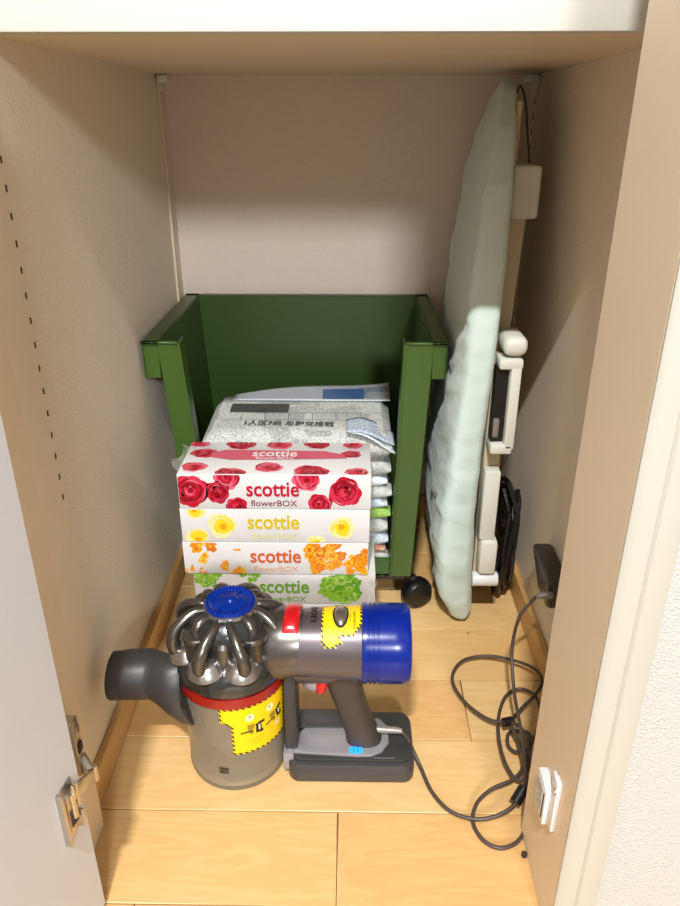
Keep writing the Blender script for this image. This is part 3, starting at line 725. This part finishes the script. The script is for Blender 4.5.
q = MB(); c0 = Vector(P(521, 795, .020)); q.tube([c0 + Vector((-.007, -.005, -.006)), c0 + Vector((.005, .008, .002))], .0062, 'blackrub', 12); q.build('cable_tie', ch)

# ================================================================== CORDLESS VACUUM
VX, VY = -.1265, .612
vac = empty('handheld_vacuum', (VX, VY, 0))
tag(vac, 'grey cordless handheld vacuum with clear bin and blue filters standing on the floor', 'vacuum cleaner')
T0 = Matrix.Translation((VX, VY, 0))
# bin
q = MB(); q.lathe([(.0515, .0005), (.0535, .0008), (.0545, .003), (.0545, .0075), (.0555, .0085), (.0555, .0105), (.0545, .0120), (.0552, .060), (.0565, .122), (.0545, .122), (.0532, .060), (.0525, .0125), (.050, .0045), (.0, .0040)], 'bin', 72, T0); q.build('dust_bin', vac)
q = MB(); q.lathe([(.0, .006), (.020, .006), (.030, .030), (.034, .034), (.038, .118), (0, .118)], 'bincore', 48, T0); q.build('inner_shroud', vac)
q = MB(); q.lathe([(.0572, .1215), (.0590, .1225), (.0594, .128), (.0590, .1345), (.0570, .1350), (.052, .1350), (.052, .1215), (.0572, .1215)], 'redring', 72, T0, False); q.build('bin_ring', vac)
# sticker on bin, hazard border, notched left edge
def sticker_col(W, H, inside, graphics, bw=.0021, pitch=.0062):
    def f_(u, v):
        x, y = u * W, v * H
        # sawtooth outer edge
        if not inside(x, y): return None
        edge = False
        for dx, dy in ((bw, 0), (-bw, 0), (0, bw), (0, -bw), (bw * .7, bw * .7), (-bw * .7, bw * .7), (bw * .7, -bw * .7), (-bw * .7, -bw * .7)):
            if not inside(x + dx, y + dy): edge = True; break
        if edge: 
            s_ = ((x + y) / pitch) % 1
            return 'ink' if s_ < .55 else 'yellow'
        return graphics(x, y) or 'yellow'
    return f_
SW, SH = .080, .065
def in1(x, y):
    if not (0 <= x <= SW and 0 <= y <= SH): return False
    if y < .047 and x < .0115 - max(0, (y - .041)) * 2: return False
    return True
def rot(x, y, cx, cy, a):
    c, s = math.cos(a), math.sin(a); dx, dy = x - cx, y - cy; return dx * c + dy * s, -dx * s + dy * c
def gr1(x, y):
    for (cx, cy, a) in ((.035, .033, .04), (.062, .035, .25)):
        px, py = rot(x, y, cx, cy, a); px /= 1.12; py /= 1.12
        if -.013 < px < -.001 and -.0035 < py < -.0015: return 'ink'
        if .0015 < px < .0045 and -.0075 < py < .0045: return 'ink'
        if .0045 < px < .011 and .002 < py < .0055: return 'ink'
        if .0045 < px < .009 and -.0085 < py < -.005: return 'ink'
        if .0045 <= px < .0075 and -.005 < py < .002: return 'stwhite' if px < .006 else 'ink'
        if -.0065 < px < .0005 and -.001 < py < .006: return 'sttan'
        if (px + .003) ** 2 + (py + .0045) ** 2 < .0022 ** 2: return 'sttan'
        if (px + .003) ** 2 + (py - .0145) ** 2 < .0042 ** 2:
            return 'sttan' if abs(px + .003) < .0008 and -.001 < py - .0145 < .0025 else 'stwhite'
    px, py = x - .066, y - .020
    if abs(px) < .004 and abs(py) < .003 and (x * 900 + y * 700) % 2 < 1.2: return 'stwhite'
    if .03 < x < .045 and .010 < y < .019 and (int(x * 1800) + int(y * 900)) % 5 == 0: return 'sttan'
    return None
a0, a1 = R(-7), R(76)
def bmap(u, v):
    a = a0 + (a1 - a0) * u; z = .0560 + SH * v; r = .0552 + .0013 * (z - .06) / .062 + .0007
    return (VX + r * math.sin(a), VY - r * math.cos(a), z)
q = MB(); q.grid(bmap, 176, 140, sticker_col(SW, SH, in1, gr1)); o = q.build('warning_sticker', vac); o['label'] = 'yellow pictogram sticker with hazard border on the bin'
q = MB()
def pm_(u, v):
    a = R(-13) + R(11) * u; z = .028 + .009 * v; r = .0557
    return (VX + r * math.sin(a), VY - r * math.cos(a), z)
q.grid(pm_, 24, 20, lambda u, v: 'ink' if ((int(u * 24) * 7 + int(v * 20) * 3) % 11 > 3 and (v < .45 or v > .55)) else None); q.build('moulded_mark', vac)
# skirt above ring, with scalloped top
q = MB(); n = 96; prof = [(.0575, .1350), (.0612, .1405), (.0608, .152), (.0575, .160), (.050, .168), (0, .170)]
vs = []; fs = []
for r_, z_ in prof:
    for i in range(n):
        a = 2 * PI * i / n; sc = 1 + (.035 * (abs(math.sin(a * 4.5)) - .5) if .139 < z_ < .16 else 0)
        vs.append((r_ * sc * math.cos(a), r_ * sc * math.sin(a), z_))
for j in range(len(prof) - 1):
    for i in range(n): fs.append([j * n + i, j * n + (i + 1) % n, (j + 1) * n + (i + 1) % n, (j + 1) * n + i])
q.add(vs, fs, 'cycdk', True, T0); q.build('cyclone_skirt', vac)
q = MB(); q.lathe([(.044, .150), (.0445, .196), (.040, .203), (.033, .2085), (.0, .2085)], 'cycdk', 48, T0); q.build('cyclone_core', vac)
NC = 8
for k in range(NC):
    a = 2 * PI * k / NC - PI / 2 + PI / NC
    cx_, cy_ = VX + .0455 * math.cos(a), VY + .0455 * math.sin(a)
    tilt = Matrix.Translation((cx_, cy_, .1575)) @ Matrix.Rotation(a, 4, 'Z') @ Matrix.Rotation(R(12), 4, 'Y')
    q = MB(); q.lathe([(.0060, -.006), (.0180, .0030), (.0205, .0065), (.0198, .0085), (.0130, .0150), (.0095, .0170)], 'silver', 32, tilt); q.build('cyclone_cone', vac)
    # duct from the hub over the shoulder down onto its cone; ducts leave the hub in pairs
    pc = 2 * PI * ((k + .5 + .5) // 2 * 2) / NC - PI / 2          # centre of the pair
    sg = 1 if math.sin(a - pc) > 0 else -1
    at_, am = pc + sg * R(13), pc + sg * R(17)
    pts = [(.024, at_, .2060), (.034, at_, .2065), (.046, am, .2010), (.0555, pc + sg * R(19.5), .1925), (.0595, pc + sg * R(21.5), .184), (.0600, a, .175), (.0570, a, .167)]
    pp = [(VX + r_ * math.cos(t), VY + r_ * math.sin(t), z_) for r_, t, z_ in pts]
    cc = catmull(pp, 5); rr = [.0042 + .0026 * min(1, i / (len(cc) * .6)) for i in range(len(cc))]
    q = MB(); q.tube(cc, rr, 'cyc', 14); q.build('air_duct', vac)
for k in range(NC):
    a = 2 * PI * k / NC - PI / 2; odd = k % 2
    rr_ = .0400 if odd else .0380
    q = MB(); q.lathe([(.0130, 0), (.0138, .030), (.0150, .0315), (.0150, .0350), (.0138, .0365), (.0085, .0375), (0, .0375)] if odd else [(.0100, 0), (.0112, .016), (.0105, .030), (.007, .034), (0, .035)], 'cyc', 32, Matrix.Translation((VX + rr_ * math.cos(a), VY + rr_ * math.sin(a), .160)))
    q.build('cyclone_barrel', vac)
    if odd:
        q = MB(); aa = a; pts = [(.022, aa, .2060), (.031, aa, .2065), (.038, aa, .2030), (.0410, aa, .1950)]
        q.tube(catmull([(VX + r_ * math.cos(t), VY + r_ * math.sin(t), z_) for r_, t, z_ in pts], 5), .0062, 'cyc', 14); q.build('air_duct', vac)
TC = Matrix.Translation((VX + .0025, VY + .001, 0))
q = MB(); q.lathe([(.0270, .2060), (.0290, .2090), (.0280, .2125)], 'silver', 48, TC); q.build('cap_collar', vac)
q = MB(); q.lathe([(.0255, .2095), (.0266, .2120), (.0260, .2150), (.0235, .2162), (.0200, .2150), (.0185, .2140), (.006, .2165), (.0045, .2190), (0, .2195)], 'bluetop', 60, TC)
for k in range(44):
    a = 2 * PI * k / 44; q.box((-.0009, -.0009, 0), (.0009, .0009, .0012), 'blue', 0, 1, TC @ Matrix.Rotation(a, 4, 'Z') @ Matrix.Translation((.0238, 0, .2158)))
for k in range(6):
    a = 2 * PI * k / 6; q.box((.006, -.0006, 0), (.019, .0006, .0022), 'bluetop', 0, 1, TC @ Matrix.Rotation(a, 4, 'Z') @ Matrix.Translation((0, 0, .2138)))
q.build('filter_cap', vac)

# motor body along +x
AX = Matrix.Translation((-.0012, VY - .003, .165)) @ Matrix.Rotation(PI / 2, 4, 'Y')   # local z -> world x
BR = .0375
q = MB()
n = 64; vs = []; fs = []
stations = [(-.0480, .0355), (-.030, .0365), (-.010, .0375), (.006, .0382), (.0150, .0392)]
for j, (x_, r_) in enumerate(stations):
    for i in range(n):
        a = 2 * PI * i / n; dx = (-.010 * math.sin(a) if j == 0 else 0)   # slanted front seam
        vs.append((x_ - (0.008 * (1 - math.sin(a)) if j == 0 else 0), VY - .003 - r_ * math.cos(a), .165 + r_ * math.sin(a)))
for j in range(len(stations) - 1):
    for i in range(n): fs.append([j * n + i, j * n + (i + 1) % n, (j + 1) * n + (i + 1) % n, (j + 1) * n + i])
fs.append(list(range(n))); fs.append([(len(stations) - 1) * n + i for i in range(n)][::-1])
q.add(vs, fs, 'motor', True)
# moulded web under the body that grows into handle and spine
q.hexa([(-.062, VY - .016, .118), (.012, VY - .016, .118), (.012, VY + .012, .118), (-.062, VY + .012, .118), (-.062, VY - .024, .138), (.012, VY - .024, .138), (.012, VY + .020, .138), (-.062, VY + .020, .138)], 'motor', .004, 2)
q.build('motor_housing', vac)
# collar joining the cyclones to the body
q = MB(); vs = []; fs = []
cst = [(-.100, .0280), (-.086, .0360), (-.074, .0385), (-.054, .0368)]
for j, (x_, r_) in enumerate(cst):
    for i in range(n):
        a = 2 * PI * i / n; vs.append((x_ + (.006 * math.sin(a) if j > 1 else 0), VY - .003 - r_ * math.cos(a), .165 + r_ * math.sin(a) * (1.02)))
for j in range(len(cst) - 1):
    for i in range(n): fs.append([j * n + i, j * n + (i + 1) % n, (j + 1) * n + (i + 1) % n, (j + 1) * n + i])
fs.append([(len(cst) - 1) * n + i for i in range(n)][::-1])
q.add(vs, fs, 'cyc', True); q.build('inlet_collar', vac)
def bodyp(x, a, off=.0006):
    r_ = lerp([(-.06, .0352), (-.048, .0355), (-.030, .0365), (-.010, .0375), (.006, .0382), (.0150, .0392)], x) + off
    return (x, VY - .003 - r_ * math.cos(a), .165 + r_ * math.sin(a))
# thin red line under the collar
q = MB(); q.tube([(x_, VY - .003 - .0350 * math.cos(R(-30 + 3 * k)), .165 + .036 * math.sin(R(-22 + 3 * k))) for k, x_ in enumerate([-.079, -.073, -.067, -.061, -.056])], .0007, 'redring', 8); q.build('red_trim_line', vac)
# red release button
q = MB()
def rbm(u, v):
    x_ = -.0665 + .0170 * u - .002 * (1 - v); a = R(52) + R(72) * v; bul = .0030 * (1 - (2 * u - 1) ** 4) * (1 - (2 * v - 1) ** 4)
    r_ = .0388 + bul; return (x_, VY - .003 - r_ * math.cos(a), .165 + r_ * math.sin(a))
q.grid(rbm, 14, 24, 'red'); o = q.build('release_button', vac); o['label'] = 'red release button'
# text on body
q = MB()
put_text(q, 'dyson', .046, .0120, 'ink', lambda x, y: bodyp(-.0365 + y, R(108) - x / .037, .0005), .02); o = q.build('brand_lettering', vac)
# yellow sticker on the body
BWd, BHt = .0415, .060
def in2(x, y):      # y up around the body
    if not (0 <= x <= BWd and 0 <= y <= BHt): return False
    if x > .019 + .5 * max(0, .0105 - y) and y < .012: return False
    if x > .033 and y < .012 + (x - .033) * 1.6: return False
    if y < .004 and (x < .003 or x > .016): return False
    return True
def gr2(x, y):
    if .0325 < x < .0350 and .020 < y < .042 and int(y * 1400) % 2 == 0: return 'ink'
    if .0285 < x < .0300 and .028 < y < .040 and int(y * 1900) % 2 == 0: return 'ink'
    return None
q = MB(); q.grid(lambda u, v: bodyp(-.0280 + BWd * u, R(30) + (BHt / .038) * v, .0007), 110, 180, sticker_col(BWd, BHt, in2, gr2, .0019, .0056)); o = q.build('warning_sticker', vac); o['label'] = 'yellow hazard-edged sticker around the motor body'
# mode slider
q = MB()
def oval(u, v, rx, ra, off):
    a = 2 * PI * u; return bodyp(-.0085 + rx * v * math.cos(a) * (1), R(88) + R(ra) * v * math.sin(a), off(v))
q.grid(lambda u, v: oval(u, v, .0084, 27, lambda v: .0012), 32, 6, 'ink'); q.build('slider_recess', vac)
q = MB()
q.grid(lambda u, v: oval(u, v, .0067, 23, lambda v: .0012 + .0030 * math.sqrt(max(0, 1 - v ** 3))), 32, 10, 'silver'); q.build('mode_slider', vac)
# blue exhaust filter
q = MB(); pf = [(0, .0145), (.0385, .0145), (.0418, .0155), (.0420, .0180)]
for g0 in (.0205, .0252, .0300): pf += [(.0420, g0), (.0404, g0 + .0004), (.0404, g0 + .0018), (.0420, g0 + .0022)]
pf += [(.0421, .048), (.0420, .0610), (.0405, .0645), (.0375, .0657), (.032, .0657), (.030, .0642), (0, .0642)]
q.lathe(pf, 'blue', 80, AX); o = q.build('exhaust_filter', vac)
# handle
def loft(mb, secs, m, n=28, ex=.6):
    vs = []; fs = []
    for (c, hx_, hy_) in secs:
        for i in range(n):
            a = 2 * PI * i / n; ca, sa = math.cos(a), math.sin(a)
            vs.append((c[0] + hx_ * math.copysign(abs(ca) ** ex, ca), c[1] + hy_ * math.copysign(abs(sa) ** ex, sa), c[2]))
    for j in range(len(secs) - 1):
        for i in range(n): fs.append([j * n + i, j * n + (i + 1) % n, (j + 1) * n + (i + 1) % n, (j + 1) * n + i])
    fs.append(list(range(n))[::-1]); fs.append([(len(secs) - 1) * n + i for i in range(n)])
    mb.add(vs, fs, m, True)
q = MB(); loft(q, [((.0185, VY - .004, .030), .0215, .0195), ((.0170, VY - .004, .036), .0195, .0175), ((.0115, VY - .004, .055), .0178, .0155), ((.0045, VY - .004, .078), .0176, .0150), ((-.0020, VY - .004, .100), .0186, .0150), ((-.0065, VY - .004, .128), .0215, .0165)], 'handle', 32, .75)
q.build('handle', vac)
q = MB(); loft(q, [((-.037, VY - .004, .1035), .0075, .0065), ((-.038, VY - .004, .1080), .0125, .0085), ((-.037, VY - .004, .1150), .0145, .0090), ((-.033, VY - .004, .128), .0130, .0075)], 'vfoot', 24, .8)
o = q.build('trigger_guard', vac)
q = MB(); loft(q, [((-.0300, VY - .006, .1040), .0060, .0090), ((-.0290, VY - .006, .1130), .0075, .0098), ((-.0260, VY - .006, .126), .0070, .0078)], 'red', 24, .8)
o = q.build('trigger', vac); o['label'] = 'red trigger'
# spine between bin and battery
q = MB(); q.hexa([(-.0705, VY - .026, .012), (-.0560, VY - .026, .012), (-.0560, VY + .016, .012), (-.0705, VY + .016, .012), (-.0695, VY - .024, .140), (-.0560, VY - .020, .140), (-.0560, VY + .016, .140), (-.0695, VY + .016, .140)], 'vdark', .003, 2)
q.box((-.0720, .5790, .010), (-.0600, .5960, .0335), 'vfoot', .0015, 2); q.build('spine', vac)
# battery
q = MB()
def rrect(x0, x1, y0, y1, r, n=6):
    out = []
    for cx_, cy_, s_ in ((x1 - r, y1 - r, 0), (x0 + r, y1 - r, 90), (x0 + r, y0 + r, 180), (x1 - r, y0 + r, 270)):
        for k in range(n + 1): a = R(s_ + 90 * k / n); out.append((cx_ + r * math.cos(a), cy_ + r * math.sin(a)))
    return out
q.prism(rrect(-.0665, .0738, .5705, .650, .013), .0008, .0255, 'vmid', None, .0022); q.build('battery_pack', vac)
q = MB(); q.prism(rrect(-.0635, .0715, .5765, .648, .011), .0256, .0290, 'vdark', None, .001)
q.prism(rrect(-.0600, .010, .618, .646, .006), .0290, .0350, 'vmid', None, .0015); q.build('battery_lid', vac)
q = MB()
q.prism([(-.0700, .584), (.010, .5795), (.026, .5800), (.038, .586), (.046, .598), (.046, .622), (.036, .634), (-.020, .636), (-.050, .618), (-.062, .606), (-.0700, .600)], .0290, .0330, 'vfoot', None, .0012)
q.build('deck', vac)
q = MB(); q.prism(rrect(.0015, .0165, .5815, .5905, .003), .0330, .0336, 'led')
for k in range(2): q.box((.0060 + k * .0045, .5830, .0337), (.0066 + k * .0045, .589, .0339), 'ink')
o = q.build('charge_light', vac); o['label'] = 'glowing blue charge light'
q = MB(); q.box((.028, .5790, .0291), (.052, .5796, .0294), 'vfoot'); q.build('seam_mark', vac)
# wand inlet: open tube to the left, widening back onto the bin
q = MB(); n = 40; vs = []; fs = []
secs = [  # centre x, y, z, radius-y, radius-z
    (-.2520, .596, .1290, .0265, .0265), (-.2350, .597, .1290, .0265, .0265), (-.2150, .598, .1290, .0268, .0268), (-.2115, .598, .1290, .0262, .0262), (-.2030, .594, .1270, .0270, .0290), (-.1930, .590, .1215, .0275, .0360), (-.1830, .587, .1170, .0270, .0410), (-.1740, .588, .1150, .0250, .0430)]
for j, (x_, y_, z_, ry, rz) in enumerate(secs):
    for i in range(n):
        a = 2 * PI * i / n
        sh = 0
        if j == 0:
            d = (math.degrees(a) - 128); sh = .011 if abs(d) < 20 else 0      # bayonet notch in the lip
            if abs(d) >= 20: sh = -.0015 * math.cos(a)
        if j > 3: sh = -.012 * math.sin(a) * (j - 3) / 4 * (1 if math.sin(a) < 0 else .3) * -1 * -1
        vs.append((x_ + sh, y_ - ry * math.cos(a), z_ + rz * math.sin(a)))
for j in range(len(secs) - 1):
    for i in range(n): fs.append([j * n + i, (j + 1) * n + i, (j + 1) * n + (i + 1) % n, j * n + (i + 1) % n])
fs.append([(len(secs) - 1) * n + i for i in range(n)])
q.add(vs, fs, 'vdark', True); o = q.build('wand_inlet', vac)
so = o.modifiers.new('s', 'SOLIDIFY'); so.thickness = .002; so.offset = -1
q = MB(); q.lathe([(.0075, 0), (.0085, .002), (.0078, .006), (.004, .0072), (0, .0072)], 'cyc', 24, Matrix.Translation((-.183, .600, .173)) @ Matrix.Rotation(R(-70), 4, 'Y')); q.build('inlet_boss', vac)
# axis seam ring between body and collar
q = MB()
q.tube([(lambda a: (-.0480 - .008 * (1 - math.sin(a)) + .0002, VY - .003 - .0357 * math.cos(a), .163 + .0357 * math.sin(a)))(R(-40 + 5 * k)) for k in range(30)], .0007, 'ink', 6); q.build('seam', vac)

# ================================================================== LIGHT
def area(name, loc, target, size, power, col):
    l = bpy.data.lights.new(name, 'AREA'); l.shape = 'DISK'; l.size = size; l.energy = power; l.color = col
    o = bpy.data.objects.new(name, l); COL.objects.link(o); o.location = loc
    o.rotation_euler = (Vector(target) - Vector(loc)).to_track_quat('-Z', 'Y').to_euler(); return o
def strip(name, loc, target, sx, sy, power, col):
    o = area(name, loc, target, .1, power, col); o.data.shape = 'RECTANGLE'; o.data.size = sx; o.data.size_y = sy; return o
strip('ceiling_lamp_near', (-.17, -.93, 2.36), (-.1, .8, .2), .16, .04, 86, (1, .985, .96))
area('ceiling_lamp_far', (.68, -3.6, 2.2), (0, 1.1, .5), .50, 135, (.93, .96, 1))
wd = bpy.data.worlds.new('world'); S.world = wd; wd.use_nodes = True
bg = wd.node_tree.nodes['Background']; bg.inputs['Color'].default_value = (1, .945, .86, 1); bg.inputs['Strength'].default_value = .64
